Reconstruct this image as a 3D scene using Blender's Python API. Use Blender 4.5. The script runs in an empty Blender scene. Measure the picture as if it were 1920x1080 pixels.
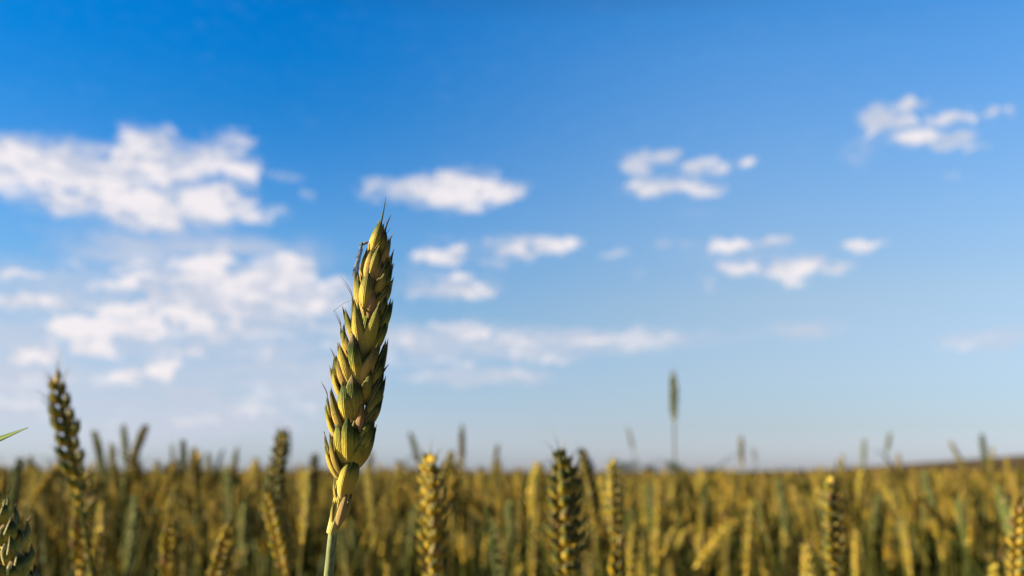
import bpy, math, random
import numpy as np
from mathutils import Vector, Matrix, Quaternion

R = math.radians
random.seed(7); rng = np.random.default_rng(7)
sc = bpy.context.scene
col = sc.collection

# ------------------------------------------------------------------ camera
CAM = Vector((0.0, 0.0, 0.86))
LENS, FPX = 35.0, 35.0 / 36.0 * 1920.0
PITCH = math.atan2(345.0, FPX)
D0 = 0.29                                     # distance of the sharp ear
cam = bpy.data.cameras.new('camera'); cam.lens = LENS; cam.sensor_width = 36.0
cam.clip_start = 0.02; cam.clip_end = 6000.0
cam.dof.use_dof = True; cam.dof.focus_distance = D0; cam.dof.aperture_fstop = 11.0
co = bpy.data.objects.new('camera', cam); col.objects.link(co)
co.location = CAM; co.rotation_euler = (math.pi / 2 + PITCH, 0, 0)
sc.camera = co
FWD = Vector((0, math.cos(PITCH), math.sin(PITCH)))
UPV = Vector((0, -math.sin(PITCH), math.cos(PITCH)))
RGT = Vector((1, 0, 0))

def at(px, py, d):
    """world point seen at photo pixel (px, py), d metres in front of the camera"""
    return CAM + (FWD + RGT * ((px - 960) / FPX) - UPV * ((py - 540) / FPX)) * d

# ------------------------------------------------------------------ light and sky
SUN_AZ, SUN_EL = -99.0, 23.0                 # degrees from the view heading (left), height
sun = bpy.data.lights.new('sun', 'SUN'); sun.energy = 5.0; sun.angle = R(0.5); sun.color = (1.0, 0.85, 0.60)
so = bpy.data.objects.new('sun', sun); col.objects.link(so)
sdir = Vector((math.sin(R(SUN_AZ)) * math.cos(R(SUN_EL)), math.cos(R(SUN_AZ)) * math.cos(R(SUN_EL)), math.sin(R(SUN_EL))))
so.rotation_euler = (-sdir).to_track_quat('-Z', 'Y').to_euler()
so.location = sdir * 50

sc.view_settings.view_transform = 'Standard'; sc.view_settings.look = 'None'
sc.view_settings.gamma = 1.0; sc.view_settings.exposure = 1.34
sc.cycles.use_denoising = True
try: sc.cycles.denoiser = 'OPENIMAGEDENOISE'
except Exception: pass
sc.cycles.max_bounces = 5; sc.cycles.diffuse_bounces = 3; sc.cycles.glossy_bounces = 2
sc.cycles.transmission_bounces = 3; sc.cycles.transparent_max_bounces = 6

class NT:
    """small helper for node trees"""
    def __init__(s, tree): s.t = tree; s.n = tree.nodes; s.l = tree.links
    def new(s, typ, **kw):
        x = s.n.new(typ)
        for k, v in kw.items(): setattr(x, k, v)
        return x
    def set(s, sock, v):
        if isinstance(v, bpy.types.NodeSocket): s.l.new(v, sock)
        elif v is not None: sock.default_value = v
    def math(s, op, a, b=None, c=None, clamp=False):
        x = s.new('ShaderNodeMath', operation=op, use_clamp=clamp)
        s.set(x.inputs[0], a); s.set(x.inputs[1], b)
        if c is not None: s.set(x.inputs[2], c)
        return x.outputs[0]
    def vmath(s, op, a, b=None):
        x = s.new('ShaderNodeVectorMath', operation=op)
        s.set(x.inputs[0], a); s.set(x.inputs[1], b)
        return x.outputs['Value'] if op in ('LENGTH', 'DOT_PRODUCT') else x.outputs['Vector']
    def mix(s, f, a, b, blend='MIX'):
        x = s.new('ShaderNodeMix', data_type='RGBA', blend_type=blend)
        s.set(x.inputs[0], f); s.set(x.inputs[6], a); s.set(x.inputs[7], b)
        return x.outputs[2]
    def ramp(s, f, stops, interp='LINEAR'):
        x = s.new('ShaderNodeValToRGB'); cr = x.color_ramp; cr.interpolation = interp
        while len(cr.elements) < len(stops): cr.elements.new(0.5)
        for e, (p, c) in zip(cr.elements, stops):
            e.position = p; e.color = (*c, 1) if len(c) == 3 else c
        s.set(x.inputs[0], f); return x.outputs[0]
    def noise(s, vec, scale, detail=4, rough=0.5, dist=0.0, color=False):
        x = s.new('ShaderNodeTexNoise'); s.set(x.inputs['Vector'], vec)
        x.inputs['Scale'].default_value = scale; x.inputs['Detail'].default_value = detail
        x.inputs['Roughness'].default_value = rough; x.inputs['Distortion'].default_value = dist
        return x.outputs['Color' if color else 'Fac']
    def smooth(s, x, a, b):
        m = s.new('ShaderNodeMapRange', interpolation_type='SMOOTHSTEP')
        s.set(m.inputs['Value'], x); m.inputs['From Min'].default_value = a; m.inputs['From Max'].default_value = b
        return m.outputs[0]

def angles(px, py):
    v = at(px, py, 1.0) - CAM; v.normalize()
    return math.atan2(v.x, v.y), math.asin(v.z)

# every cloud: photo px centre, half sizes, strength, tilt
CLOUDS = [
 (30, 305, 110, 52, 1.0), (130, 320, 100, 55, 1.0), (120, 375, 90, 32, .75), (200, 350, 90, 60, 1.0), (250, 290, 50, 48, 1.0), (285, 262, 45, 26, .75),
 (300, 315, 95, 50, .95), (270, 385, 120, 48, 1.05), (310, 410, 60, 30, .95), (400, 300, 70, 32, .8), (432, 268, 42, 26, .62),
 (460, 325, 45, 32, .75), (400, 385, 70, 42, 1.05), (450, 395, 60, 26, .8), (510, 400, 35, 16, .45), (535, 330, 26, 12, .34), (575, 368, 26, 12, .3),
 (392, 508, 46, 44, 1.15), (470, 550, 120, 52, 1.1), (540, 505, 60, 30, 1.0), (350, 578, 62, 38, 1.15), (590, 560, 70, 36, .8), (640, 545, 50, 26, .6),
 (230, 535, 32, 20, .85), (285, 535, 32, 14, .7), (265, 490, 55, 26, .45), (310, 480, 80, 22, .4), (310, 515, 30, 15, .6), (143, 494, 18, 13, .55),
 (40, 518, 65, 18, .6), (115, 512, 34, 15, .5), (60, 566, 70, 16, .85), (120, 572, 50, 18, .7), (10, 560, 30, 14, .7),
 (150, 620, 80, 28, .95), (245, 585, 60, 26, .85), (260, 612, 70, 36, 1.0), (180, 650, 60, 24, .95), (62, 664, 50, 28, 1.1), (380, 622, 70, 20, .85),
 (370, 655, 18, 26, .9), (330, 660, 40, 14, .55), (30, 708, 42, 15, .85), (240, 700, 40, 24, 1.05), (305, 695, 40, 27, 1.1), (480, 665, 70, 20, .5),
 (560, 690, 90, 20, .35), (450, 610, 60, 30, .35), (620, 640, 60, 30, .35), (130, 715, 35, 14, .45), (200, 760, 240, 40, .32), (500, 760, 220, 40, .26), (60, 760, 120, 30, .35),
 (200, 600, 160, 50, .6), (340, 545, 220, 80, .65), (420, 615, 180, 40, .6), (550, 600, 120, 40, .5), (90, 620, 120, 40, .5), (100, 545, 140, 40, .45), (240, 500, 160, 30, .35),
 (820, 358, 75, 28, 1.0), (860, 345, 45, 30, 1.0), (860, 376, 70, 22, .95), (755, 358, 45, 22, .75), (693, 352, 28, 20, .6), (925, 358, 60, 24, .85), (915, 325, 22, 14, .4), (700, 375, 16, 12, .35),
 (830, 482, 56, 16, .9), (858, 470, 26, 12, .85), (958, 462, 56, 20, .95), (1035, 462, 42, 18, 1.0), (985, 478, 70, 16, .5), (925, 490, 20, 14, .4),
 (850, 540, 80, 20, .8), (850, 520, 35, 14, .7), (900, 545, 45, 12, .75), (780, 545, 40, 16, .5), (835, 443, 22, 9, .28),
 (760, 640, 70, 28, .6), (880, 625, 80, 26, .7), (960, 640, 120, 22, .6), (1100, 638, 110, 20, .6), (1240, 635, 80, 13, .5), (830, 680, 120, 22, .42), (1010, 668, 120, 16, .5),
 (870, 715, 70, 12, .42), (950, 700, 70, 10, .42), (700, 660, 80, 30, .45),
 (1230, 350, 45, 20, 1.0), (1275, 350, 50, 18, .9), (1325, 362, 40, 14, .7), (1195, 305, 32, 20, .85), (1240, 288, 30, 15, .85), (1215, 325, 25, 18, .5), (1310, 312, 36, 16, .75), (1348, 318, 26, 11, .65), (1405, 305, 28, 11, .65),
 (1650, 218, 32, 24, .8), (1705, 195, 30, 15, .85), (1690, 225, 40, 16, .7), (1636, 240, 22, 26, .6), (1720, 252, 48, 18, 1.0), (1775, 264, 46, 16, .85), (1815, 276, 22, 10, .5),
 (1780, 220, 34, 14, .75), (1815, 226, 22, 9, .6), (1865, 212, 26, 11, .65), (1610, 300, 16, 30, .22), (1795, 328, 26, 12, .36), (1500, 275, 16, 26, .14),
 (1245, 458, 28, 11, .4), (1305, 458, 30, 10, .35), (1370, 460, 45, 13, .75), (1440, 455, 44, 12, .75), (1618, 460, 46, 12, .75),
 (1395, 500, 45, 15, .75), (1470, 505, 50, 20, .75), (1515, 490, 40, 18, .8), (1560, 500, 40, 12, .65), (1480, 525, 25, 14, .55), (1330, 535, 20, 20, .42), (1145, 475, 22, 11, .34), (1198, 513, 14, 11, .26),
 (1500, 620, 80, 16, .36), (1860, 635, 90, 18, .36), (1800, 640, 30, 12, .3), (1400, 630, 120, 14, .22), (1690, 625, 90, 12, .18),
]

VEIL = [(260, 740, 430, 100, 1.2), (150, 640, 260, 120, .95), (480, 640, 300, 110, 1.0), (980, 640, 300, 28, 1.0), (760, 645, 160, 40, .9), (1290, 335, 160, 50, .24), (1740, 240, 180, 62, .24), (1400, 480, 230, 44, .24), (900, 470, 180, 40, .2), (1150, 640, 220, 28, .7), (900, 705, 170, 20, .8),
 (350, 480, 260, 60, .8), (80, 520, 180, 50, .5), (570, 480, 90, 50, .4), (1510, 620, 110, 22, .6), (1860, 635, 130, 26, .6), (1300, 400, 120, 20, .2), (200, 440, 160, 30, .4), (1620, 285, 40, 50, .35), (830, 520, 140, 40, .35)]

def build_world():
    w = bpy.data.worlds.new("World"); sc.world = w; w.use_nodes = True
    nt = NT(w.node_tree); nt.n.clear()
    out = nt.new('ShaderNodeOutputWorld'); bg = nt.new('ShaderNodeBackground')
    sky = nt.new('ShaderNodeTexSky', sky_type='NISHITA', sun_disc=False)
    sky.sun_elevation = R(SUN_EL); sky.sun_rotation = R(SUN_AZ); sky.air_density = 1.0; sky.dust_density = 0.6; sky.ozone_density = 2.0
    g = nt.new('ShaderNodeTexCoord').outputs['Generated']
    sx = nt.new('ShaderNodeSeparateXYZ'); nt.l.new(nt.vmath('NORMALIZE', g), sx.inputs[0])
    az = nt.math('ARCTAN2', sx.outputs[0], sx.outputs[1]); el = nt.math('ARCSINE', sx.outputs[2])
    p = nt.new('ShaderNodeCombineXYZ'); nt.l.new(az, p.inputs[0]); nt.l.new(el, p.inputs[1]); p = p.outputs[0]
    # ragged edges: warp the sky angles a little before measuring the clouds
    wob = nt.vmath('SUBTRACT', nt.noise(p, 26, 5, .6, color=True), (.5, .5, .5))
    wob = nt.vmath('MULTIPLY', wob, (.058, .018, 0))
    wo2 = nt.vmath('MULTIPLY', nt.vmath('SUBTRACT', nt.noise(p, 85, 4, .6, color=True), (.5, .5, .5)), (.046, .013, 0))
    q = nt.vmath('ADD', nt.vmath('ADD', p, wob), wo2)
    def field(blobs, grow, k):
      acc = None
      for cx, cy, rx, ry, s in blobs:
        a, e = angles(cx, cy)
        sxr = (angles(cx + rx, cy)[0] - angles(cx - rx, cy)[0]) / 2 * grow
        syr = (angles(cx, cy - ry)[1] - angles(cx, cy + ry)[1]) / 2 * grow
        d = nt.vmath('LENGTH', nt.vmath('MULTIPLY', nt.vmath('SUBTRACT', q, (a, e, 0)), (1 / sxr, 1 / syr, 0)))
        f = nt.math('MULTIPLY', nt.math('SUBTRACT', 1.0, d), s, clamp=True)
        acc = f if acc is None else nt.math('SMOOTH_MAX', acc, f, k)
      return acc
    acc = field(CLOUDS, 1.5, .09)
    veil = field(VEIL, 1.3, .1)
    vn = nt.noise(nt.vmath('MULTIPLY', q, (1, 4.5, 1)), 9, 6, .62)
    veil = nt.math('MULTIPLY', nt.smooth(veil, .07, .55), nt.smooth(vn, .22, .62))
    pn = nt.vmath('MULTIPLY', q, (1, 2.3, 1))
    n1 = nt.noise(pn, 34, 5, .55); n2 = nt.noise(pn, 11, 3, .5)
    n3 = nt.noise(nt.vmath('MULTIPLY', q, (1, 2.6, 1)), 60, 5, .62)
    tear = nt.math('ADD', nt.math('MULTIPLY', nt.math('ADD', n1, n3), 1.75), -.80)
    dens = nt.math('MULTIPLY', acc, tear)
    cov = nt.smooth(dens, .06, .58)
    # sky colour: the physical sky, dimmed overhead and behind to cut fill light, in view pushed towards the deep blue of the photograph
    hs = nt.new('ShaderNodeHueSaturation'); nt.l.new(sky.outputs[0], hs.inputs['Color']); hs.inputs['Saturation'].default_value = SKY_SAT
    e2 = nt.math('DIVIDE', el, .55)
    tint = nt.mix(nt.smooth(az, -.26, .30), nt.ramp(e2, SKY_LEFT), nt.ramp(e2, SKY_RIGHT))
    tint = nt.mix(nt.smooth(nt.math('ABSOLUTE', az), .6, 1.3), tint, (.62, .66, .72, 1))
    skyc = nt.mix(1.0, hs.outputs[0], tint, 'MULTIPLY')
    lit = nt.mix(nt.smooth(nt.math('ADD', nt.math('MULTIPLY', dens, .6), nt.math('MULTIPLY', nt.math('SUBTRACT', nt.math('ADD', nt.math('MULTIPLY', n1, .6), nt.math('MULTIPLY', n2, .6)), .6), 2.2)), .12, .6), CLOUD_DIM, CLOUD_LIT)
    c = nt.mix(nt.math('MAXIMUM', nt.math('MULTIPLY', cov, .94), nt.math('MULTIPLY', veil, .8)), skyc, lit)
    nt.l.new(c, bg.inputs['Color']); bg.inputs['Strength'].default_value = 0.0505
    nt.l.new(bg.outputs[0], out.inputs['Surface'])
SKY_SAT = 1.25
SKY_LEFT = [(.025, (.88, 1.05, 1.88)), (0.079, (0.954, 0.989, 1.503)), (0.135, (0.963, 0.978, 1.285)), (0.267, (0.97, 1.075, 1.229)), (0.419, (0.783, 1.148, 1.394)), (0.551, (0.395, 1.031, 1.445)), (0.644, (0.164, 0.984, 1.461)), (0.736, (0.027, 0.966, 1.523)), (0.811, (0.0, 0.965, 1.552)), (1.0, (.12, .5, .75))]
SKY_RIGHT = [(0.028, (0.88, 0.98, 1.68)), (0.078, (0.86, 0.89, 1.28)), (0.134, (0.96, 0.93, 1.15)), (0.302, (1.607, 1.261, 1.186)), (0.452, (1.65, 1.45, 1.432)), (0.545, (1.527, 1.507, 1.555)), (0.637, (1.32, 1.52, 1.676)), (0.727, (1.125, 1.532, 1.755)), (0.803, (0.808, 1.469, 1.784)), (1.0, (.25, .55, .8))]
CLOUD_DIM, CLOUD_LIT = (4.7, 5.0, 5.9, 1), (7.4, 6.9, 7.0, 1)
build_world()

# ------------------------------------------------------------------ materials
def material(name):
    m = bpy.data.materials.new(name); m.use_nodes = True
    nt = NT(m.node_tree); b = nt.n['Principled BSDF']
    return m, nt, b

def scale_material(name, stops, vary=False):
    """husks of an ear: UV.x runs round the husk, UV.y from its base to its tip; tone = (pink, green, random)"""
    m, nt, b = material(name)
    uv = nt.new('ShaderNodeSeparateXYZ'); nt.l.new(nt.new('ShaderNodeUVMap', uv_map='UVMap').outputs[0], uv.inputs[0])
    tone = nt.new('ShaderNodeSeparateColor'); nt.l.new(nt.new('ShaderNodeAttribute', attribute_name='tone').outputs['Color'], tone.inputs[0])
    obj = nt.new('ShaderNodeTexCoord').outputs['Object']
    rnd = nt.math('FRACT', nt.math('ADD', nt.new('ShaderNodeObjectInfo').outputs['Random'], tone.outputs[2]))
    nz = nt.noise(obj, 900, 4, .6); nb = nt.noise(obj, 260, 3, .5)
    v = nt.math('ADD', uv.outputs[1], nt.math('MULTIPLY', nt.math('SUBTRACT', nb, .5), .35))
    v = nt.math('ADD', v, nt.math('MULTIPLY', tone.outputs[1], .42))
    ocol = nt.new('ShaderNodeSeparateColor'); nt.l.new(nt.new('ShaderNodeObjectInfo').outputs['Color'], ocol.inputs[0])
    green = nt.math('SUBTRACT', 1.0, ocol.outputs[0])
    v = nt.math('ADD', v, nt.math('MULTIPLY', green, .3))
    base = nt.ramp(v, stops)
    pink = nt.ramp(v, [(0, (.46, .30, .14)), (.5, (.45, .26, .13)), (.85, (.22, .15, .055)), (1, (.09, .06, .03))])
    c = nt.mix(tone.outputs[0], base, pink)
    # veins
    st = nt.math('SINE', nt.math('ADD', nt.math('MULTIPLY', uv.outputs[0], 2 * math.pi * 9), nt.math('MULTIPLY', nb, 9)))
    vm = nt.math('MULTIPLY', nt.smooth(st, .5, 1.), nt.smooth(v, .35, .8))
    c = nt.mix(nt.math('MULTIPLY', nt.math('MULTIPLY', vm, nt.smooth(nb, .4, .62)), .7), c, (.04, .07, .016, 1))
    edge = nt.math('ABSOLUTE', nt.math('COSINE', nt.math('MULTIPLY', uv.outputs[0], 2 * math.pi)))
    pale = nt.math('MULTIPLY', nt.smooth(edge, .972, .995), nt.smooth(v, .05, .4))
    edge = nt.math('MULTIPLY', nt.smooth(edge, .80, .95), nt.smooth(v, .3, .65))
    c = nt.mix(nt.math('MULTIPLY', edge, .8), c, (.025, .055, .010, 1))
    c = nt.mix(nt.math('MULTIPLY', pale, .75), c, (.56, .50, .25, 1))
    # brown speckles
    c = nt.mix(nt.math('MULTIPLY', nt.smooth(nz, .58, .72), .5), c, (.20, .12, .05, 1))
    c = nt.mix(nt.math('MULTIPLY', nt.math('MULTIPLY', nt.smooth(nt.noise(obj, 420, 4, .65), .54, .68), nt.smooth(v, .3, .7)), .55), c, (.27, .17, .08, 1))
    dry = nt.math('MULTIPLY', nt.smooth(nt.math('FRACT', nt.math('MULTIPLY', tone.outputs[2], 37.)), .45, .6), nt.smooth(uv.outputs[1], .80, .95))
    c = nt.mix(nt.math('MULTIPLY', dry, .75), c, (.36, .27, .13, 1))
    # riper or greener ears
    c = nt.mix(nt.math('MULTIPLY', nt.smooth(rnd, .45, 1.), .45), c, nt.mix(1., c, (.62, .85, .55, 1), 'MULTIPLY'))
    if vary:
        c = nt.mix(1., c, nt.ramp(nt.math('FRACT', nt.math('MULTIPLY', rnd, 7.3)), [(0, (.30, .34, .26)), (.35, (.6, .6, .57)), (.7, (1., 1., .94)), (1, (1.3, 1.25, 1.1))]), 'MULTIPLY')
    nt.l.new(c, b.inputs['Base Color'])
    b.inputs['Roughness'].default_value = .65; b.inputs['Specular IOR Level'].default_value = .10
    bump = nt.new('ShaderNodeBump'); bump.inputs['Strength'].default_value = .6; bump.inputs['Distance'].default_value = .0004
    rib = nt.math('SINE', nt.math('ADD', nt.math('MULTIPLY', uv.outputs[0], 2 * math.pi * 24), nt.math('MULTIPLY', nb, 3)))
    nt.l.new(nt.math('ADD', nt.math('MULTIPLY', rib, .22), nz), bump.inputs['Height']); nt.l.new(bump.outputs[0], b.inputs['Normal'])
    return m

def plant_material(name, c0, c1, scale=60, transl=0.0, rough=.55):
    m, nt, b = material(name)
    tc = nt.new('ShaderNodeTexCoord').outputs['Object']
    tone = nt.new('ShaderNodeSeparateColor'); nt.l.new(nt.new('ShaderNodeAttribute', attribute_name='tone').outputs['Color'], tone.inputs[0])
    rnd = nt.math('FRACT', nt.math('ADD', nt.new('ShaderNodeObjectInfo').outputs['Random'], tone.outputs[2]))
    f = nt.math('ADD', nt.math('MULTIPLY', nt.noise(tc, scale, 4, .6), .6), nt.math('SUBTRACT', nt.math('MULTIPLY', rnd, .8), .2), clamp=True)
    c = nt.mix(f, (*c0, 1), (*c1, 1))
    nt.l.new(c, b.inputs['Base Color']); b.inputs['Roughness'].default_value = rough
    b.inputs['Specular IOR Level'].default_value = .15
    if transl:
        tr = nt.new('ShaderNodeBsdfTranslucent'); nt.l.new(c, tr.inputs[0]); mx = nt.new('ShaderNodeMixShader')
        mx.inputs[0].default_value = transl; nt.l.new(b.outputs[0], mx.inputs[1]); nt.l.new(tr.outputs[0], mx.inputs[2])
        nt.l.new(mx.outputs[0], nt.n['Material Output'].inputs[0])
    return m

M_HUSK = scale_material('wheat_husk', [(0, (.62, .51, .21)), (.25, (.64, .465, .09)), (.55, (.53, .41, .07)), (.75, (.25, .245, .05)), (.91, (.045, .075, .015)), (1, (.03, .036, .012))])
M_AMBER = scale_material('amber_husk', [(0, (.58, .40, .07)), (.25, (.60, .365, .022)), (.6, (.48, .30, .018)), (.8, (.19, .16, .026)), (.93, (.06, .062, .016)), (1, (.04, .036, .014))], True)
M_GOLD = scale_material('golden_husk', [(0, (.62, .46, .11)), (.25, (.64, .42, .042)), (.55, (.52, .36, .036)), (.76, (.23, .20, .028)), (.9, (.045, .07, .013)), (1, (.03, .036, .011))])
M_UNRIPE = scale_material('unripe_husk', [(0, (.34, .33, .10)), (.25, (.23, .25, .055)), (.6, (.105, .15, .042)), (.8, (.07, .11, .035)), (1, (.045, .07, .025))])
def coat(o, m):
    o.material_slots[0].link = 'OBJECT'; o.material_slots[0].material = m
M_STEM = plant_material('wheat_stem', (.03, .055, .010), (.15, .125, .02), 400)
M_LEAF = plant_material('wheat_leaf', (.012, .03, .005), (.065, .062, .010), 50, .3)
M_GREENLEAF = plant_material('green_leaf', (.07, .15, .025), (.15, .22, .045), 200, .3)
M_DRY = plant_material('dry_leaf', (.24, .12, .06), (.38, .26, .12), 60, .2)
M_SOIL = plant_material('soil', (.07, .05, .03), (.12, .09, .05), 5)
M_FAR = plant_material('ripening_wheat_field', (.045, .029, .007), (.10, .06, .013), 1.5, 0, .8)
M_BARK = plant_material('bark', (.05, .04, .03), (.09, .07, .05), 4)
M_CROWN = plant_material('tree_foliage', (.018, .035, .015), (.05, .075, .025), 1)

def waxy_stem_material():
    m, nt, b = material('waxy_stem')
    tc = nt.new('ShaderNodeTexCoord').outputs['Object']
    st = nt.vmath('MULTIPLY', tc, (1, 1, .12))
    c = nt.mix(nt.smooth(nt.noise(st, 1500, 3, .6), .35, .65), (.14, .18, .06, 1), (.28, .30, .13, 1))
    c = nt.mix(nt.smooth(nt.noise(tc, 2600, 2, .5), .62, .7), c, (.07, .10, .045, 1))
    nt.l.new(c, b.inputs['Base Color']); b.inputs['Roughness'].default_value = .5
    return m
M_WAXY = waxy_stem_material()
def membrane_material():
    m, nt, b = material('grey_membrane')
    tc = nt.new('ShaderNodeTexCoord').outputs['Object']
    c = nt.mix(nt.smooth(nt.noise(tc, 1400, 4, .7), .4, .65), (.07, .075, .07, 1), (.24, .24, .23, 1))
    nt.l.new(c, b.inputs['Base Color']); b.inputs['Roughness'].default_value = .75; b.inputs['Specular IOR Level'].default_value = .1; b.inputs['Alpha'].default_value = .85
    return m
M_MEMB = membrane_material()

# ------------------------------------------------------------------ mesh accumulator
class MB:
    def __init__(s): s.v = []; s.f = []; s.uv = []; s.tone = []; s.n = 0
    def add(s, v, f, uv, tone):
        """v (n,3), f (k,4) quads, uv (n,2), tone rgb"""
        s.v.append(np.asarray(v, float)); s.f.append(np.asarray(f, int) + s.n); s.uv.append(np.asarray(uv, float))
        s.tone.append(np.tile(np.asarray(tone, float), (len(v), 1))); s.n += len(v)
    def arrays(s): return np.concatenate(s.v), np.concatenate(s.f), np.concatenate(s.uv), np.concatenate(s.tone)
    def mesh(s, name, mat, smooth=True): return make_mesh(name, *s.arrays(), mat, smooth)

def make_mesh(name, v, f, uv, tone, mat, smooth=True):
    me = bpy.data.meshes.new(name)
    me.vertices.add(len(v)); me.vertices.foreach_set('co', v.astype(np.float32).ravel())
    k = f.shape[1]
    me.loops.add(f.size); me.loops.foreach_set('vertex_index', f.astype(np.int32).ravel())
    me.polygons.add(len(f)); me.polygons.foreach_set('loop_start', np.arange(0, f.size, k, dtype=np.int32))
    me.polygons.foreach_set('use_smooth', np.full(len(f), smooth))
    me.update(calc_edges=True)
    ul = me.uv_layers.new(name='UVMap'); ul.data.foreach_set('uv', uv[f.ravel()].astype(np.float32).ravel())
    ca = me.color_attributes.new('tone', 'FLOAT_COLOR', 'POINT')
    ca.data.foreach_set('color', np.concatenate([tone, np.ones((len(tone), 1))], 1).astype(np.float32).ravel())
    me.materials.append(mat); me.validate(clean_customdata=False)
    return me

def link(name, me, parent=None, mw=None):
    o = bpy.data.objects.new(name, me); col.objects.link(o)
    if parent is not None: o.parent = parent
    if mw is not None: o.matrix_local = mw
    return o
def tag(o, label=None, cat=None, group=None, kind=None):
    if label: o['label'] = label
    if cat: o['category'] = cat
    if group: o['group'] = group
    if kind: o['kind'] = kind
    return o

_gridcache = {}
def grid_faces(nr, m):
    if (nr, m) not in _gridcache:
        i, j = np.meshgrid(np.arange(nr - 1), np.arange(m), indexing='ij'); i = i.ravel(); j = j.ravel(); k = (j + 1) % m
        _gridcache[nr, m] = np.stack([i * m + j, i * m + k, (i + 1) * m + k, (i + 1) * m + j], 1)
    return _gridcache[nr, m]
def unit(a): return a / (np.linalg.norm(a) + 1e-12)

PROF_X = np.array([0, .06, .15, .3, .45, .6, .72, .82, .9, .96, 1.])
PROF = {'point': np.array([.36, .66, .90, 1., .93, .78, .57, .37, .19, .08, .02]),
        'blunt': np.array([.28, .56, .80, .96, 1., .97, .88, .72, .47, .22, .03]),
        'slim':  np.array([.3, .55, .78, .96, 1., .92, .76, .55, .32, .14, .03])}

def husk(mb, B, T, W, n, kind='point', thick=.55, bow=.1, awn=0., awn_dir=None, res=(11, 12), tone=(0, 0, 0), twist=0., keel=.25):
    """one husk (glume or lemma): a closed boat-shaped shell from base B to tip T, bulging along n"""
    B = np.asarray(B, float); T = np.asarray(T, float); a = T - B; L = np.linalg.norm(a); ah = a / L
    n = unit(np.asarray(n, float) - ah * np.dot(ah, n)); s = np.cross(ah, n)
    nr, m = res
    vv = np.linspace(0, 1, nr) if nr < 8 else 1 - (1 - np.linspace(0, 1, nr)) ** 1.15
    pr = np.interp(vv, PROF_X, PROF[kind])
    th = np.arange(m) * 2 * np.pi / m
    c, sn = np.cos(th), np.sin(th)
    w = W / 2 * pr
    d = np.where(sn > 0, thick, thick * .45) * sn
    d = d + keel * thick * np.exp(-((th - np.pi / 2) / .28) ** 2)
    cen = B + np.outer(vv, a) + np.outer(np.sin(np.pi * vv) * bow * L, n) + np.outer((vv ** 2) * twist * L, s)
    v = cen[:, None, :] + (w[:, None] * c[None, :])[..., None] * s + (w[:, None] * d[None, :])[..., None] * n
    uv = np.stack([np.tile(th / (2 * np.pi), nr), np.repeat(vv, m)], 1)
    mb.add(v.reshape(-1, 3), grid_faces(nr, m), uv, tone)
    if awn > 0:
        ad = unit(ah + (np.asarray(awn_dir, float) if awn_dir is not None else n * .15))
        k = max(4, nr // 2); t = np.linspace(0, 1, k); mm = max(3, m // 3)
        p0 = cen[-2]
        path = p0 + np.outer(t * awn, unit(ah * 1.0 + ad * .6)) + np.outer(t ** 2 * awn * .18, n)
        rr = (W * .075) * (1 - t) + W * .012
        th2 = np.arange(mm) * 2 * np.pi / mm
        v = path[:, None, :] + rr[:, None, None] * (np.cos(th2)[None, :, None] * s + np.sin(th2)[None, :, None] * n)
        mb.add(v.reshape(-1, 3), grid_faces(k, mm), np.stack([np.full(k * mm, .1), np.repeat(.86 + .1 * t, mm)], 1), tone)

def tube(mb, pts, rad, m=6, tone=(0, 0, 0)):
    pts = np.asarray(pts, float); n = len(pts); rad = np.broadcast_to(rad, (n,))
    tg = np.gradient(pts, axis=0); tg /= np.linalg.norm(tg, axis=1)[:, None] + 1e-12
    ref = np.array([0, 1, 0.]) if abs(tg[0][1]) < .8 else np.array([1., 0, 0])
    th = np.arange(m) * 2 * np.pi / m; v = []
    for p, t, r in zip(pts, tg, rad):
        a = unit(np.cross(t, ref)); b = np.cross(t, a)
        v.append(p + r * (np.cos(th)[:, None] * a + np.sin(th)[:, None] * b))
    mb.add(np.concatenate(v), grid_faces(n, m), np.stack([np.tile(th / 6.283, n), np.repeat(np.linspace(0, 1, n), m)], 1), tone)

def bezier(p0, p1, p2, p3, n):
    t = np.linspace(0, 1, n)[:, None]
    return (1 - t) ** 3 * p0 + 3 * (1 - t) ** 2 * t * p1 + 3 * (1 - t) * t ** 2 * p2 + t ** 3 * p3

def blade(mb, pts, wid, nrm, fold=.25, tone=(0, 0, 0)):
    """leaf blade: a folded strip with a little thickness along pts"""
    pts = np.asarray(pts, float); n = len(pts); tg = np.gradient(pts, axis=0); tg /= np.linalg.norm(tg, axis=1)[:, None]
    v = []
    for i, (p, t) in enumerate(zip(pts, tg)):
        s = unit(np.cross(t, nrm)); u = np.cross(s, t); w = wid[i] / 2; e = .0002
        v += [p - s * w + u * w * fold, p + u * -e, p + s * w + u * w * fold, p + u * e]
    mb.add(np.array(v), grid_faces(n, 4), np.stack([np.tile([0, .5, 1, .5], n), np.repeat(np.linspace(0, 1, n), 4)], 1), tone)

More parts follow.
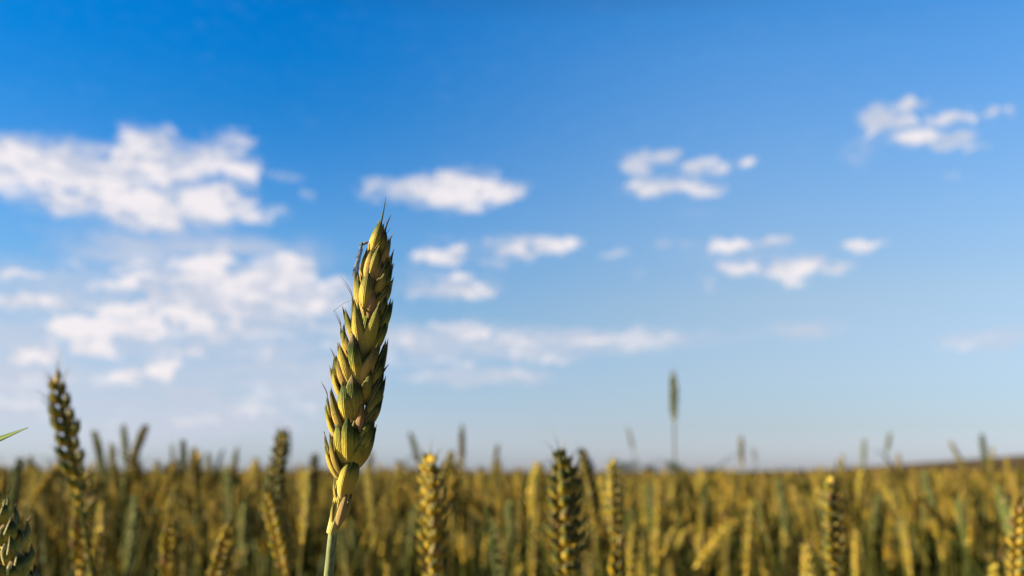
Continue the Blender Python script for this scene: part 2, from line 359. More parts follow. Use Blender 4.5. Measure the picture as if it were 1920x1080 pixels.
# ------------------------------------------------------------------ generic ears
def ear_spikelets(seed, length=.085, count=19, res=(9, 8), full=True, lean=1.0, awned=.3):
    """list of MBs, one per spikelet, of an ear that stands on the origin along +Z; two rows, facing +Y and -Y"""
    r = random.Random(seed); outl = []
    curve = r.uniform(-.035, .035)
    for k in range(count):
        f = (k + .3) / count
        z = f * length * .93
        ax = np.array([curve * length * f * f * 2, 0, z])
        row = 1 if k % 2 == 0 else -1
        size = (.55 + .45 * min(1, f * 4.5)) * (1.0 if f < .7 else 1 - .38 * (f - .7) / .3)
        size *= length / .085 * r.uniform(.9, 1.08)
        up = unit(np.array([curve * 2 * f, 0, 1.])); o = np.array([0, row, 0.]); s = np.cross(up, o)
        mb = MB(); tn = r.random()
        def hk(sd, z0, fan, ln, L, W, nn, kind, awn=0.):
            jit = r.uniform(-.12, .12)
            ln *= 1 - .75 * f ** 4
            d = unit(up + o * ln * lean * r.uniform(.7, 1.4) + s * (fan + jit))
            B = ax + o * .0012 * size + s * sd * .0014 * size + up * z0 * size
            husk(mb, B, B + d * L * size * 1.12, W * size * 1.3, nn, kind, .6, .10, awn, None, res,
                 (1. if r.random() < .1 else 0, r.uniform(-.25, .35), tn))
        a = .004 + .008 * r.random() if (r.random() < awned or f > .85) else 0.
        if full:
            for sd in (-1, 1):
                hk(sd, .0010, sd * .50, .38, .0108, .0042, o * .7 + s * sd * .9, 'point', a * .7)
                hk(sd, 0, sd * .26, .34, .0092, .0045, o * .75 + s * sd * .75, 'blunt')
            hk(0, .0028, 0, .36, .0095, .0040, o, 'point', a)
        else:
            for sd in (-1, 1): hk(sd, .0003, sd * .34, .46, .0108, .0058, o * .75 + s * sd * .8, 'blunt')
        outl.append(mb)
    return outl
def rachis(length, m=5):
    mb = MB(); tube(mb, [(0, 0, 0), (0, 0, length * .5), (0, 0, length * .9)], [.0020, .0022, .0010], m, (0, .2, .3)); return mb
def join(mbs):
    o = MB()
    for b in mbs:
        for v, f, uv, t in [b.arrays()]:
            o.v.append(v); o.f.append(f + o.n); o.uv.append(uv); o.tone.append(t); o.n += len(v)
    return o

def ground_z(x, y):
    x = np.asarray(x, float); y = np.maximum(np.asarray(y, float), 1e-3); r = x / np.maximum(y, 4)
    rise = .0175 * np.clip((r - .24) / .27, 0, 2.2) ** 1.2 + .0035 * np.clip((-r - .1) / .4, 0, 2)
    t = np.clip((y - 6) / 100, 0, 1)
    return rise * np.minimum(y, 160) * t * t * (3 - 2 * t)

# ------------------------------------------------------------------ setting: ground and far field
def sheet(name, rs, ths, zf, mat, jitter=0.0):
    rr, tt = np.meshgrid(rs, ths, indexing='ij'); x = rr * np.sin(tt); y = rr * np.cos(tt)
    z = ground_z(x, y) + zf(rr) + (rng.normal(0, 1, rr.shape) * jitter if jitter else 0)
    v = np.stack([x, y, z], -1).reshape(-1, 3); nr, m = rr.shape
    i, j = np.meshgrid(np.arange(nr - 1), np.arange(m - 1), indexing='ij'); i = i.ravel(); j = j.ravel()
    f = np.stack([i * m + j, i * m + j + 1, (i + 1) * m + j + 1, (i + 1) * m + j], 1)
    tone = np.stack([np.zeros(len(v)), np.zeros(len(v)), rng.random(len(v)) * .5], 1)
    return link(name, make_mesh(name, v, f, v[:, :2], tone, mat))
g = sheet('ground', np.concatenate([[.001], np.geomspace(.5, 3000, 90)]), np.linspace(-math.pi, math.pi, 161), lambda r: r * 0, M_SOIL)
tag(g, kind='structure')

# ------------------------------------------------------------------ the sharp ear in front
def hp(px, py, dep=0.0):
    """point of the sharp ear: photo pixel, dep = how far in front of the ear's axis plane in px"""
    return np.array(at(px, py, D0 - dep * D0 / FPX))
AX = [(622, 1000), (634, 960), (641, 920), (650, 870), (656, 820), (664, 760), (672, 700), (682, 640), (693, 580), (702, 520), (711, 465), (718, 430)]
def axis_x(y): return np.interp(-y, [-a[1] for a in AX], [a[0] for a in AX])
PX = D0 / FPX
# spikelets from bottom to top; husk = base px, tip px, width px, facing (deg: -90 left, 0 camera, 90 right), kind, awn px, pink, green (raised on right-facing husks, painting their shade into the colour)
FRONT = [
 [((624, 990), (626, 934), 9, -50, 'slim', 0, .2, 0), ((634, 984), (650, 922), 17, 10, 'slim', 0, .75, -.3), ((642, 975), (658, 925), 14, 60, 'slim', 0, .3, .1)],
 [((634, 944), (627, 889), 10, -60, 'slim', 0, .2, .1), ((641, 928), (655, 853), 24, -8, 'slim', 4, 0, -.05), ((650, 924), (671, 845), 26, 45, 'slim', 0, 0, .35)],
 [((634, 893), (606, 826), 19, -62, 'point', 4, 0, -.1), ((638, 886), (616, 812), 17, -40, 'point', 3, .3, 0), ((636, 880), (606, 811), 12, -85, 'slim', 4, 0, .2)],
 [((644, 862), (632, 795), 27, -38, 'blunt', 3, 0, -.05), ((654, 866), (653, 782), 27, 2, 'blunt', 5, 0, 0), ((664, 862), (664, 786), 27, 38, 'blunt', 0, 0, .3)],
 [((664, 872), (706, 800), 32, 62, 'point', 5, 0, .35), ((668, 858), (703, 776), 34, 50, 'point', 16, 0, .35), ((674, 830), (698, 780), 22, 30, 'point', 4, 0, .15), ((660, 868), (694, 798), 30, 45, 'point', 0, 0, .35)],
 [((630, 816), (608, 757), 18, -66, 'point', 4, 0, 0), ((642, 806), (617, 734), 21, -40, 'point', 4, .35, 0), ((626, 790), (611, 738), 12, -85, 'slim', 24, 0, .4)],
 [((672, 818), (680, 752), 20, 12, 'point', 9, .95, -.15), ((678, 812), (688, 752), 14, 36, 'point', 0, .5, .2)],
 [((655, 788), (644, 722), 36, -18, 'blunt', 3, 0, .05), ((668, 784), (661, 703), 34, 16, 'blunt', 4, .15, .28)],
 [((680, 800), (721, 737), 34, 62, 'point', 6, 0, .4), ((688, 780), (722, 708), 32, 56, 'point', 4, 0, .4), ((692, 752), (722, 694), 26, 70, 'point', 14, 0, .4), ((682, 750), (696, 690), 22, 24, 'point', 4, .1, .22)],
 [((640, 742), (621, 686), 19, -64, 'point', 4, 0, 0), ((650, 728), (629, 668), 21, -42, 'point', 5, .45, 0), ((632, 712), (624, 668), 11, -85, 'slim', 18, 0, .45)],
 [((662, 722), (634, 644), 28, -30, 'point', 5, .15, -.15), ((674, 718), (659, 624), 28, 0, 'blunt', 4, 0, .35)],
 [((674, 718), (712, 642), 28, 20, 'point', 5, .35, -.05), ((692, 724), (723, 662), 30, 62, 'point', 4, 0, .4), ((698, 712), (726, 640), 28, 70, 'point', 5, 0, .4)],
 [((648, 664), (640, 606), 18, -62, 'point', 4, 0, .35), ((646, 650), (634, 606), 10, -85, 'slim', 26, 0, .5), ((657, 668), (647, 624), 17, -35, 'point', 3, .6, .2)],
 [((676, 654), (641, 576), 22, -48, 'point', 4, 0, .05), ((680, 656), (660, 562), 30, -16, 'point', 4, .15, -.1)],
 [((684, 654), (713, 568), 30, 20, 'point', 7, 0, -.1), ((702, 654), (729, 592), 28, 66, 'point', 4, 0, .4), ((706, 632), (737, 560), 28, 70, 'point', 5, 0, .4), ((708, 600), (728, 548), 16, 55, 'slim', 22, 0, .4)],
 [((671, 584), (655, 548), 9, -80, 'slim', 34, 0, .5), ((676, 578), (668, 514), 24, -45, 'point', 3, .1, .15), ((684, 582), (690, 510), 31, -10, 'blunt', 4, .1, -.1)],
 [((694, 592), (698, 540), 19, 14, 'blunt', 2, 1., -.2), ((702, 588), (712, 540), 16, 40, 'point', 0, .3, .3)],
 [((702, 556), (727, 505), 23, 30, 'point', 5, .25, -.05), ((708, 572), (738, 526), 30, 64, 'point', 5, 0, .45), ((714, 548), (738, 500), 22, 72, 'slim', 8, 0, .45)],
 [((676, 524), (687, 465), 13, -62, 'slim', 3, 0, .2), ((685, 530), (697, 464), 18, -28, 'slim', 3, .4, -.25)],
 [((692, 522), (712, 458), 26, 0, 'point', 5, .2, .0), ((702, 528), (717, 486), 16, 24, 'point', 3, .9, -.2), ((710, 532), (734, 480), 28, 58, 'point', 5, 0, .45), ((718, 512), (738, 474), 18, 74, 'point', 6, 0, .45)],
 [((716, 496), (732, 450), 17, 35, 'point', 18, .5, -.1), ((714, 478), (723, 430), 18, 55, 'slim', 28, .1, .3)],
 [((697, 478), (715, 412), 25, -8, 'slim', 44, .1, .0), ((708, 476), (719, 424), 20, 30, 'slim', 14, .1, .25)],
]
def hero():
    root = bpy.data.objects.new('wheat_plant', None); col.objects.link(root)
    base = Vector(at(600, 1180, D0)); foot = Vector((base.x - .02, base.y + .01, 0)); root.location = foot
    tag(root, 'tall sharp yellow-green wheat ear in the foreground, the only one in focus', 'wheat', 'ripening wheat plants')
    inv = np.array(foot)
    # stem
    p = [np.array(foot), np.array(foot) * .5 + np.array(at(590, 1400, D0)) * .5, hp(606, 1180), hp(611, 1130), hp(616, 1080), hp(621, 1030), hp(626, 984)]
    mb = MB(); q = [p[0] * (1 - t) + p[2] * t + np.array([.006 * math.sin(3.14 * t), 0, 0]) for t in np.linspace(0, 1, 12)][:-1] + p[2:]
    tube(mb, np.array(q) - inv, [.0019] * (len(q) - 3) + [.0014, .00138, .00135], 14)
    link('stem', mb.mesh('stem', M_WAXY), root)
    # rachis = the ear's own core
    mb = MB(); pts = [hp(x, y) for x, y in AX]
    tube(mb, np.array(pts) - inv, np.array([10.5, 13, 13, 12, 13, 14, 14, 13, 12, 10, 8, 4]) * PX, 12, (0., .1, .1))
    ear = link('ear', mb.mesh('ear', M_HUSK), root)
    r = random.Random(3)
    def build(spec, back):
        mb = MB(); both = []
        for (b, t, W, ang, kind, awn, pk, green_shade) in spec:
            b = (b[0] - (t[0] - b[0]) * .10, b[1] - (t[1] - b[1]) * .13)
            both.append((b, t, W, ang, kind, awn, pk, green_shade, 0))
            if W > 20:
                ox = (-5 if ang > 0 else 5) + r.uniform(-3, 3)
                both.append(((b[0] + ox * .4, b[1]), (t[0] + ox, t[1] + r.uniform(2, 12)), W * .7, ang * .8, 'slim', 0, r.choice((0, .4, .7)), green_shade + r.uniform(-.1, .2), -5))
            if W > 12:                          # the next husk of the floret, peeping out behind
                ox = (2 if ang > 0 else -2) + r.uniform(-4, 4)
                both.append(((b[0] + ox * .3, b[1] - 6), (t[0] + ox + r.uniform(-2, 2), t[1] - r.uniform(-4, 9)), W * .82, ang * 1.15, 'point', 0, r.choice((0, 0, .5)), green_shade + r.uniform(0, .25), -7))
        for (b, t, W, ang, kind, awn, pk, green_shade, sink) in both:
            if back: ang = 180 - ang * .9
            A = R(ang); ca, sa = math.cos(A), math.sin(A)
            mid = (b[1] + t[1]) / 2
            Rz = np.interp(mid, [400, 520, 640, 860, 900, 990], [10, 21, 30, 36, 18, 9])
            db, dt = Rz * .36 * ca, Rz * 1.0 * ca
            if not back: dt += 3 + sink; db += sink * .5
            else: dt -= sink; db -= sink * .5
            jx = r.uniform(-2, 2) if back else 0
            k = .90 if mid < 640 else .95
            sx = lambda p: axis_x(p[1]) + (p[0] - axis_x(p[1])) * k + jx
            B = hp(sx(b), b[1], db); T = hp(sx(t), t[1] + (r.uniform(-5, 5) if back else 0), dt)
            n = np.array(RGT) * sa - np.array(FWD) * ca + np.array(UPV) * .02
            husk(mb, B - inv, T - inv, W * PX * (.90 if mid < 640 else .97), n, kind, .56, .06, (awn * 1.1 if awn > 6 or kind == 'slim' else 0) * PX, None, (18, 22), (pk, green_shade * 1.1, r.random() * .25), r.uniform(-.02, .02))
        return mb
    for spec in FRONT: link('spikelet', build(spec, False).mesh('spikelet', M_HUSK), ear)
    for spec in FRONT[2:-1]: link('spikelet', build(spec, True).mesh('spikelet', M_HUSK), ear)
    # fine dry awns crossing the top, and a loose hair on the left
    for pts, w in ([(698, 474, 18), (711, 455, 22), (722, 441, 20), (732, 428, 16)], 2.0), ([(724, 478, 18), (732, 486, 20), (735, 500, 20), (731, 518, 18)], 2.2):
        mb = MB(); tube(mb, np.array([hp(*q) for q in pts]) - inv, np.linspace(w, .5, 4) * PX * .6, 6, (0, .5, 0)); o = link('awn', mb.mesh('awn', M_HUSK), ear)
    mb = MB(); c = bezier(hp(659, 562, 5), hp(645, 568, 5), hp(634, 574, 5), hp(625, 585, 5), 10)
    tube(mb, c - inv, .35 * PX, 4, (0, .9, 0)); link('hair', mb.mesh('hair', M_HUSK), ear)
    # grey crumpled membrane caught at the upper left
    mb = MB(); n = 14; v = []
    for i in range(n):
        t = i / (n - 1); cx = 665 + 14 * t + r.uniform(-.8, .8); cy = 518 - 64 * t; w = (6 - 2 * t) * (1 if i < n - 1 else .5)
        for j in range(6):
            s = j / 5 - .5
            v.append(hp(cx + s * 2 * w * .9 + r.uniform(-.7, .7), cy + r.uniform(-1, 1), 13 + r.uniform(-2, 2) + 3 * math.cos(s * 3)))
    v = np.array(v) - inv; f = []
    for i in range(n - 1):
        for j in range(5): f.append((i * 6 + j, i * 6 + j + 1, (i + 1) * 6 + j + 1, (i + 1) * 6 + j))
    mb.add(v, f, v[:, :2], (0, 0, 0)); link('membrane', mb.mesh('membrane', M_MEMB), ear)
    mb = MB(); husk(mb, hp(677, 459, 14) - inv, hp(692, 453, 16) - inv, 6 * PX, -np.array(FWD), 'slim', .5, .05, 0, None, (8, 8), (0, 1., 0))
    link('dark_shred', mb.mesh('dark_shred', M_MEMB), ear)
hero()

# ------------------------------------------------------------------ other plants
EARS0 = []                                     # near ears: every spikelet a mesh
for sd in range(3):
    L = .084 + .004 * sd
    EARS0.append((L, rachis(L).mesh('ear', M_HUSK), [b.mesh('spikelet', M_HUSK) for b in ear_spikelets(20 + sd, L, 18 + sd, (9, 10), True, 1.3, .35)]))
EARS1 = []                                     # ears further off: one mesh
for sd in range(8):
    L = random.Random(sd).uniform(.072, .092)
    EARS1.append((L, join(ear_spikelets(50 + sd, L, random.Random(sd).randint(15, 20), (6, 6), True, random.Random(sd).uniform(.8, 1.15), .25) + [rachis(L)]).mesh('ear', M_HUSK)))
LEAVES = []
for sd in range(6):
    r = random.Random(90 + sd); mb = MB(); L = r.uniform(.14, .22); bend = r.uniform(.3, 1.1)
    pts = bezier(np.zeros(3), np.array([0, .02, L * .45]), np.array([0, .06 + bend * .04, L * (.9 - .25 * bend)]), np.array([0, .07 + bend * .09, L * (1 - .6 * bend)]), 12)
    t = np.linspace(0, 1, 12); blade(mb, pts, .011 * np.clip(t * 6 + .3, 0, 1) * (1 - t ** 2.2) + .0004, np.array([0, -1, .3]), .3, (0, 0, 0))
    LEAVES.append(mb.mesh('leaf', M_DRY if sd == 5 else M_LEAF))

def rot_to(d, spin):
    return (Vector((0, 0, 1)).rotation_difference(Vector(d).normalized())).to_matrix().to_4x4() @ Matrix.Rotation(spin, 4, 'Z')

def plant(base, tip, spin, label, near=False, variant=0, leaves=1, green=None, seed=0, width=1.0, mat=None):
    """a wheat plant whose ear runs from base to tip (world points)"""
    r = random.Random(seed * 13 + 5)
    d = (tip - base); ln = d.length; dn = d.normalized()
    foot = Vector((base.x - dn.x * .12 + r.uniform(-.03, .03), base.y - dn.y * .12 + r.uniform(-.03, .03), 0))
    foot.z = float(ground_z(foot.x, foot.y))
    root = bpy.data.objects.new('wheat_plant', None); col.objects.link(root); root.location = foot
    tag(root, label, 'wheat', 'ripening wheat plants')
    var = EARS0[variant % 3] if near else EARS1[variant % 8]
    s = ln / (var[0] * 1.06)
    mw = Matrix.Translation(base - foot) @ rot_to(d, spin) @ Matrix.Diagonal((s * width * (1.2 if near else 1.), s * width * (1.2 if near else 1.), s, 1))
    e = link('ear', var[1], root, mw)
    if green is None: green = r.uniform(-.2, .55)
    e.color = (1 - green, 1, 1, 1)
    if near:
        for k in var[2]:
            q = link('spikelet', k, e); q.color = e.color
            if mat: coat(q, mat)
    if mat: coat(e, mat)
    b = np.array(base - foot); dd = np.array(dn); h = base.z - foot.z
    pts = bezier(np.zeros(3), np.array([0, 0, h * .5]), b - dd * h * .3, b + dd * .002, 9)
    mb = MB(); tube(mb, pts, np.linspace(.0019, .0013, 9), 6, (0, 0, r.random())); link('stem', mb.mesh('stem', M_STEM), root)
    for k in range(leaves):
        i = pts[int(r.choice((3, 4, 5, 5)))]
        link('leaf', LEAVES[r.choice((0, 1, 2, 3, 4, 0, 1, 2, 3, 4, 5))], root, Matrix.Translation(i) @ Matrix.Rotation(r.uniform(0, 6.28), 4, 'Z') @ Matrix.Rotation(r.uniform(-.1, .3), 4, 'X'))
    return root

# ears one can pick out in the photo: top px, bottom px, distance, near?, width, label
PLACED = [
 ((98, 676), (152, 945), .62, 1, .9, 'tall dark green wheat ear standing high against the clouds at the far left'),
 ((160, 868), (150, 1080), .80, 1, 1.0, 'yellowish wheat ear just right of and below the tall dark left ear'),
 ((182, 798), (196, 905), 1.5, 0, 1.0, 'slim blurred ear, first to the right of the tall dark left ear'),
 ((208, 822), (213, 920), 1.6, 0, 1.0, 'short blurred dark ear between the slim ear and the crossed pair at left'),
 ((235, 790), (236, 880), 1.8, 0, 1.0, 'upright ear of the crossed pair above the left skyline'),
 ((270, 788), (243, 885), 1.6, 0, 1.05, 'right leaning ear of the crossed pair above the left skyline'),
 ((349, 817), (342, 905), 1.75, 0, 1.0, 'lone short ear above the skyline between the crossed pair and the thick upright ear'),
 ((322, 826), (326, 890), 2.4, 0, 1.0, 'very faint ear just left of the lone short ear'),
 ((517, 788), (518, 985), .82, 1, .8, 'upright brown-green ear breaking the skyline left of the sharp ear'),
 ((541, 798), (541, 860), 2.6, 0, .9, 'faint tiny ear right behind the upright brown-green ear'),
 ((505, 895), (540, 1085), .66, 1, .95, 'knobbly half lit ear below the upright brown-green ear'),
 ((446, 832), (432, 915), 1.8, 0, 1.0, 'soft reddish ear slightly above the skyline left of the upright brown-green ear'),
 ((393, 842), (396, 920), 2.2, 0, 1.0, 'pale faint ear above the skyline right of the lone short ear'),
 ((430, 868), (432, 985), 1.3, 0, 1.0, 'dark ear below the soft reddish ear'),
 ((583, 845), (588, 950), 1.35, 0, 1.3, 'wide blurred brown ear touching the skyline immediately left of the sharp ear'),
 ((693, 838), (690, 930), 1.5, 0, 1.0, 'brown ear at the skyline immediately right of the sharp ear'),
 ((767, 804), (790, 885), 1.9, 0, .8, 'blue-grey left leaning ear above the skyline right of the sharp ear'),
 ((866, 788), (865, 895), 1.6, 0, .8, 'thin upright ear with a reddish middle above the skyline near the centre'),
 ((930, 828), (926, 900), 2.0, 0, .95, 'pale faint ear at the skyline between the thin upright ear and the large spiky ear'),
 ((815, 832), (812, 1105), .58, 1, .95, 'large pale yellow ear with a dark right side, right of the sharp stem'),
 ((1068, 818), (1062, 1100), .57, 1, 1.08, 'largest spiky ear right of centre with dark gaps between its husks'),
 ((1096, 828), (1116, 985), .95, 0, 1.15, 'left leaning ear immediately behind the largest spiky ear'),
 ((1150, 846), (1156, 1030), .80, 1, .9, 'yellow ear with a dark upper right side, right of the largest spiky ear'),
 ((1176, 798), (1188, 845), 2.9, 0, 1.0, 'small floating left leaning ear against the sky beside the tall thin ear'),
 ((1262, 686), (1264, 792), 1.6, 0, 1.1, 'tall thin ear high above the field on a long bare stem'),
 ((1391, 812), (1390, 878), 2.2, 0, 1.0, 'small upright ear on the skyline right of the tall thin ear'),
 ((1412, 836), (1417, 866), 3.6, 0, 1.0, 'tiny faint ear right beside the small upright skyline ear'),
 ((1620, 818), (1619, 878), 2.5, 0, 1.0, 'left one of two pale ears above the right skyline'),
 ((1669, 806), (1662, 852), 3.0, 0, 1.2, 'right one of two pale ears above the right skyline'),
 ((1578, 848), (1576, 900), 2.8, 0, 1.0, 'faint ear barely above the skyline left of the two pale ears'),
 ((1685, 846), (1686, 900), 2.8, 0, 1.0, 'faint ear barely above the skyline right of the two pale ears'),
 ((1776, 824), (1814, 885), 2.1, 0, .95, 'strongly left leaning ear above the right skyline'),
 ((1840, 808), (1849, 880), 2.2, 0, 1.0, 'dark upright ear above the far right skyline'),
 ((1860, 832), (1857, 890), 2.6, 0, .8, 'pale ear half hidden behind the dark upright far right ear'),
 ((1890, 850), (1891, 905), 2.8, 0, 1.0, 'faint ear barely above the skyline in the far right'),
 ((326, 938), (314, 1125), .80, 1, 1.0, 'bright yellow ear low in the field left of the drooping spiky one'),
 ((440, 966), (392, 1120), .72, 1, 1.0, 'spiky right leaning bright ear at the bottom left of centre'),
 ((190, 972), (174, 1150), .95, 1, .9, 'pale green bright edged ear at the bottom left'),
 ((1562, 880), (1562, 1090), .74, 1, .95, 'big ear at lower right with bright husks down its right edge'),
 ((1263, 893), (1264, 972), 1.9, 0, .9, 'small evenly lit ear directly below the tall thin ear'),
 ((1238, 905), (1232, 1060), 1.05, 0, 1.0, 'dull golden ear left below the tall thin ear'),
 ((1190, 958), (1180, 1110), .98, 0, 1.1, 'golden ear at the bottom right of the yellow dark sided ear'),
 ((1925, 915), (1905, 1120), .66, 1, 1.0, 'pale ear cut by the right edge of the picture'),
 ((722, 965), (702, 1040), 1.6, 0, .9, 'small pale right leaning ear between the sharp stem and the large pale ear'),
 ((1408, 935), (1400, 1090), 1.1, 0, 1.0, 'dark topped ear low in the field below the small skyline ear'),
 ((1480, 1000), (1488, 1120), 1.2, 0, 1.0, 'golden ear at the bottom left of the big lower right ear'),
 ((1320, 1010), (1312, 1130), 1.2, 0, 1.0, 'golden ear at the bottom below the tall thin ear'),
 ((1352, 985), (1358, 1110), 1.2, 0, 1.0, 'slim golden ear next to the dark topped ear'),
 ((1606, 985), (1608, 1110), 1.2, 0, 1.0, 'yellow-green ear right beside the big lower right ear'),
 ((968, 1045), (964, 1180), .9, 0, 1.2, 'orange-yellow ear tip at the bottom edge near the centre'),
 ((1855, 1045), (1868, 1180), .85, 0, 1.2, 'bright ear tip at the bottom edge in the right corner'),
 ((58, 848), (64, 935), 1.9, 0, 1.0, 'blurred ear at the skyline between the leaf tip and the tall dark left ear'),
 ((292, 856), (290, 945), 1.6, 0, 1.0, 'blurred ear at the skyline right below the crossed pair'),
 ((478, 850), (480, 940), 1.7, 0, 1.0, 'blurred ear at the skyline just left of the upright brown-green ear'),
 ((745, 862), (742, 950), 1.6, 0, 1.0, 'blurred ear below the blue-grey left leaning ear'),
 ((640, 1000), (660, 1120), 1.2, 0, 1.0, 'yellow ear at the bottom immediately right of the sharp stem'),
]
MATS = {2: M_UNRIPE, 4: M_UNRIPE, 6: M_UNRIPE, 9: M_UNRIPE, 13: M_UNRIPE, 16: M_UNRIPE, 23: M_UNRIPE, 24: M_UNRIPE, 27: M_UNRIPE, 28: M_UNRIPE, 32: M_UNRIPE,
        11: M_AMBER, 14: M_AMBER, 15: M_AMBER, 17: M_AMBER, 35: M_GOLD}
GREEN = {24: .2, 0: .7, 1: .1, 8: 1.0, 19: -.1, 20: .75, 22: .3, 38: .55}
for k, (t, b, d, near, wd, lab) in enumerate(PLACED):
    rr = random.Random(300 + k)
    tilt = rr.uniform(-.02, .02) * (d ** .5)
    plant(at(b[0], b[1], d), at(t[0], t[1], d + tilt), rr.uniform(0, 6.28), lab, bool(near), k, 0 if d < .75 else rr.randint(0, 2), green=GREEN.get(k, .55 if t[1] < 850 else -.1), seed=k, width=wd, mat=MATS.get(k, M_GOLD))
# foreground ear leaning out at the bottom left, and the leaf tip above it
fg = plant(at(112, 1310, .34), at(-72, 912, .35), .1, 'shaded green ear with open husks cut by the bottom left corner', True, 2, 0, .5, seed=77, width=1.12)
mb = MB(); root = bpy.data.objects.new('wheat_plant', None); col.objects.link(root); root.location = (at(-260, 1250, .33).x, at(-260, 1250, .33).y, 0)
tag(root, 'plant outside the left edge whose pointed green leaf tip enters the picture', 'wheat', 'ripening wheat plants')
f0 = np.array(root.location); P = lambda *a: np.array(at(*a)) - f0
pts = bezier(P(-250, 1000, .33), P(-160, 880, .33), P(-60, 850, .32), P(52, 802, .31), 16); t = np.linspace(0, 1, 16)
blade(mb, pts, .0085 * (1 - t ** 1.6) + .0003, np.array([.1, -1., .5]), .2); link('leaf', mb.mesh('leaf', M_GREENLEAF), root)
mb = MB(); tube(mb, bezier(np.zeros(3), np.array([0, 0, .3]), P(-252, 1150, .33), P(-250, 960, .33), 9), .0017, 8); link('stem', mb.mesh('stem', M_STEM), root)

# random crowd
def mean_top(x, y): return CAM.z - .040 + .014 * max(0., min(1., .3 - x / y * 5)) + float(ground_z(x, y))
def visible_px(p):
    v = p - CAM; d = v.dot(FWD)
    return 960 + v.dot(RGT) / d * FPX, 540 - v.dot(UPV) / d * FPX, d
crowd = []
N = 0
for it in range(6000):
    u = rng.random(); y = math.sqrt(.62 ** 2 + u * (2.6 ** 2 - .62 ** 2)); x = rng.uniform(-.66, .62) * y
    z = mean_top(x, y) + min(rng.normal(0, .032), .05)
    if rng.random() > .03 + .24 * max(0, min(1, (y - 1.15) / .8)): continue
    px, py, d = visible_px(Vector((x, y, z)))
    if px < -40 or px > 1960 or py > 1085: 
        continue
    if py < 905 - 30 * (rng.random() < .3) and d < 1.0: continue
    if d < 1.0 and (520 < px < 760 or py < 950): continue
    if any((c[0] - x) ** 2 + (c[1] - y) ** 2 < .028 ** 2 for c in crowd): continue
    crowd.append((x, y, z))
for it in range(26):                          # a few taller ones that break the skyline
    y = rng.uniform(1.35, 1.75); x = rng.uniform(-.52, .06) * y
    if -.26 < x / y < -.10: continue
    crowd.append((x, y, CAM.z + rng.uniform(.005, .045)))
crowd.sort(key=lambda c: c[1])
crowd = crowd[:246]
Y_IND = crowd[-1][1]
for k, (x, y, z) in enumerate(crowd):
    rr = random.Random(900 + k); L = rr.uniform(.07, .092)
    ls = .15 if rr.random() < .75 else .45; ln = Vector((rr.gauss(0, ls), rr.gauss(0, ls), 1)).normalized()
    tip = Vector((x, y, z)); px = visible_px(tip)[0]
    side = 'left of the sharp ear' if px < 620 else ('between the sharp ear and the tall thin ear' if px < 1262 else 'right of the tall thin ear')
    plant(tip - ln * L, tip, rr.uniform(0, 6.28), 'blurred ripening ear in the wheat crowd, ' + side, False, rr.randrange(8), rr.choice((1, 1, 2, 3)), seed=900 + k, mat=rr.choice((M_AMBER, M_AMBER, M_AMBER, M_AMBER, M_GOLD, M_GOLD, M_GOLD, M_UNRIPE)))


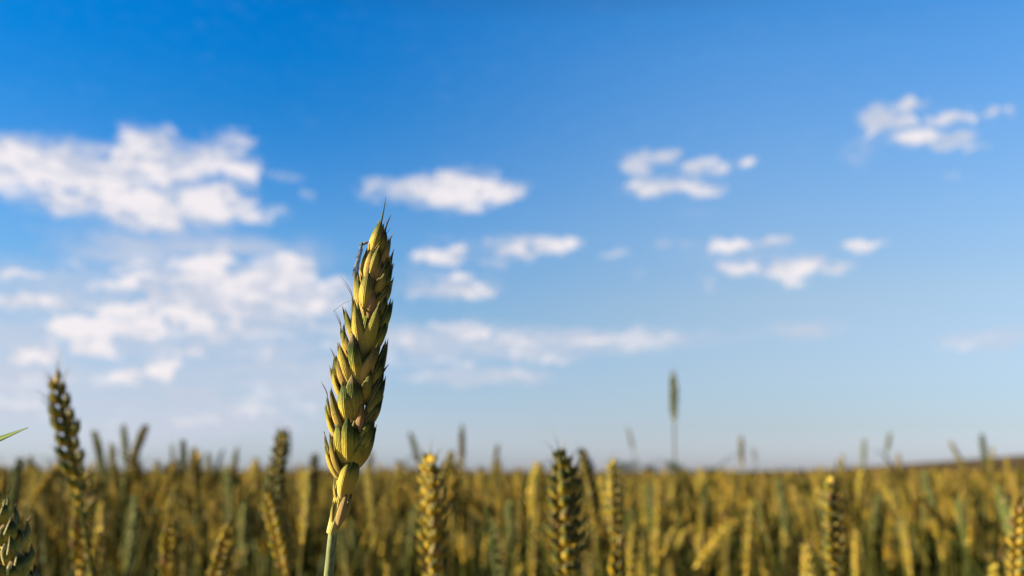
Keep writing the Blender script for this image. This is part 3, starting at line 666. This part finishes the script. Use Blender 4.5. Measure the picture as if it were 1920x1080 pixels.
# ------------------------------------------------------------------ the rest of the crop, as stuff
def crop():
    mid = []; low = []
    def arr(sp, L):
        return join(sp + [rachis(L, 3)]).arrays()
    LM = [arr(ear_spikelets(200 + s, .082, 17, (5, 4), True, 1.0, .1), .082) for s in range(5)]
    LL = [arr(ear_spikelets(300 + s, .082, 12, (4, 4), False, 1.1, 0), .082) for s in range(4)]
    lv = []
    for me in LEAVES:
        v = np.zeros(len(me.vertices) * 3, np.float32); me.vertices.foreach_get('co', v); v = v.reshape(-1, 3)
        lv.append((v, grid_faces(len(v) // 4, 4)))
    ears = MB(); stems = MB(); leaves = MB()
    def put(mb, v, f, uv, tone, M, off, tn, g=0):
        tone = tone.copy(); tone[:, 2] = tn; tone[:, 1] += g
        mb.v.append(v @ M.T + off); mb.f.append(f + mb.n); mb.uv.append(uv); mb.tone.append(tone); mb.n += len(v)
    cnt = 0
    def one(x, y, z, lod, L, wd=1.0, stem=True):
        rr = random
        ls = .15 if rr.random() < .75 else .45; d = unit(np.array([rr.gauss(0, ls), rr.gauss(0, ls), 1.]))
        M = np.array(rot_to(d, rr.uniform(0, 6.28)).to_3x3()) * (L / .087) @ np.diag([wd, wd, 1.])
        tip = np.array([x, y, z]); base = tip - d * L; tn = rr.random()
        src = rr.choice(LM if lod == 1 else LL); put(ears, *src, M, base, tn, rr.uniform(-.15, .45))
        gz = float(ground_z(x, y))
        if stem:
            low = np.array([base[0] - d[0] * .1, base[1] - d[1] * .1, gz])
            tube(stems, [low, low * .4 + base * .6 - d * .02, base], .0016 * wd, 3, (0, 0, tn))
        for k in range(rr.choice((2, 2, 3, 3))):
            v, f = rr.choice(lv); a = rr.uniform(0, 6.28); c, s = math.cos(a), math.sin(a)
            Mz = np.array([[c, -s, 0], [s, c, 0], [0, 0, 1]]) * rr.uniform(.8, 1.2)
            put(leaves, v, f, np.zeros((len(v), 2)), np.zeros((len(v), 3)), Mz, np.array([base[0], base[1], base[2] - (rr.uniform(.12, .3) if rr.random() < .65 else rr.uniform(.05, .12))]), rr.random())
    # beside the frame (their shade falls into it) and beyond the individual plants
    n = 0
    for it in range(40000):
        y = math.sqrt(.55 ** 2 + rng.random() * (4.2 ** 2 - .55 ** 2)); x = rng.uniform(-.95, .8) * y
        z = mean_top(x, y) + min(rng.normal(0, .034), .06)
        px, py, d = visible_px(Vector((x, y, z)))
        inside = -40 <= px <= 1960 and py <= 1085
        if y < Y_IND and inside: continue
        if y < .9 and -.55 * y < x < .5 * y and z > .80: continue
        if y < 1.6 and not inside and rng.random() > .2: continue
        if -.62 < x / y < .6 and y > 1 and py > 1200: continue
        one(x, y, z, 1 if y < 2.7 else 2, rng.uniform(.068, .092)); n += 1
        if n > 2700: break
    for it in range(5200):
        y = math.sqrt(4.2 ** 2 + rng.random() * (12 ** 2 - 4.2 ** 2)); x = rng.uniform(-.7, .68) * y
        z = mean_top(x, y) + min(rng.normal(0, .034), .07)
        one(x, y, z, 2, rng.uniform(.07, .095), 1.15, False)
    o = link('wheat_crop', ears.mesh('wheat_crop', M_AMBER)); tag(o, 'mass of ripening wheat ears filling the field behind the nearer plants', 'wheat field', kind='stuff')
    link('stems', stems.mesh('stems', M_STEM), o); link('leaves', leaves.mesh('leaves', M_LEAF), o)
crop()

def far_field():
    o = sheet('distant_wheat', np.geomspace(7.5, 900, 300), np.linspace(-.75, .75, 420), lambda r: .70 + 0 * r, M_FAR, .03)
    tag(o, 'distant golden brown wheat stretching to the horizon', 'wheat field', kind='stuff')
    mb = MB()
    th = np.arange(4) * np.pi / 2
    V0 = np.concatenate([np.stack([np.cos(th) * w, np.sin(th) * w, np.full(4, z)], 1) for z, w in ((-.12, .004), (.01, .0075), (.05, .0075), (.085, .001))])
    F0 = grid_faces(4, 4)
    for i in range(16000):
        y = 9 * (110 / 9) ** rng.random(); x = rng.uniform(-.62, .62) * y
        s = 1 + .5 * min(1, y / 60)
        lean = rng.normal(0, .15, 2)
        v = V0 * np.array([s * 1.5, s * 1.5, 1]); v = v + np.outer(v[:, 2], [lean[0], lean[1], 0])
        z = mean_top(x, y) - .085 + min(rng.normal(0, .035), .08)
        mb.add(v + np.array([x, y, z]), F0, np.zeros((16, 2)), (0, 0, rng.random()))
    link('ears', mb.mesh('ears', M_FAR), o)
far_field()

# ------------------------------------------------------------------ small trees far beyond the field
def tree(px, top, wpx, dist, label):
    w = wpx / FPX * dist; p = at(px, top, dist); x, y = p.x, p.y; gz = float(ground_z(x, y)); h = p.z - gz
    root = bpy.data.objects.new('tree', None); col.objects.link(root); root.location = (x, y, gz); tag(root, label, 'tree', 'trees beyond the field')
    mb = MB(); tube(mb, [(0, 0, -.3), (0.05, 0, h * .3), (0, .05, h * .75)], [.16, .12, .05], 7)
    for a in range(5):
        t = a * 1.26; tube(mb, [(0, 0, h * .25), (math.cos(t) * w * .2, math.sin(t) * w * .2, h * .5), (math.cos(t) * w * .32, math.sin(t) * w * .32, h * .7)], [.06, .04, .015], 5)
    link('trunk', mb.mesh('trunk', M_BARK), root)
    mb = MB(); r = random.Random(int(px)); v = []
    cl = [(r.gauss(0, .22) * w, r.gauss(0, .22) * w, h * r.uniform(.3, .85), r.uniform(.16, .28) * w) for _ in range(16)]
    for i in range(2600):
        c = r.choice(cl); d = unit(np.array([r.gauss(0, 1) for _ in range(3)])) * c[3] * r.random() ** .4
        p0 = np.array(c[:3]) + d * np.array([1, 1, .8]); p0[2] = min(p0[2], h)
        a = unit(np.array([r.gauss(0, 1) for _ in range(3)])) * .16; b = unit(np.cross(a, [r.gauss(0, 1) for _ in range(3)])) * .09
        v += [p0 - a, p0 + b, p0 + a, p0 - b]
    v = np.array(v); mb.add(v, np.arange(len(v)).reshape(-1, 4), v[:, :2], (0, 0, 0)); mb.tone = [np.stack([0 * v[:, 0], 0 * v[:, 0], np.repeat([r.random() for _ in range(len(v) // 4)], 4)], 1)]
    link('crown', mb.mesh('crown', M_CROWN, False), root)
tree(1172, 864, 40, 420, 'small dark round tree on the horizon just right of the yellow dark sided ear')
tree(1217, 872, 26, 430, 'smallest dark tree on the horizon between the two rounder trees')
tree(1258, 866, 44, 400, 'dark round tree on the horizon at the foot of the tall thin ear')
tree(1335, 877, 34, 450, 'low dark bush on the horizon right of the tall thin ear')
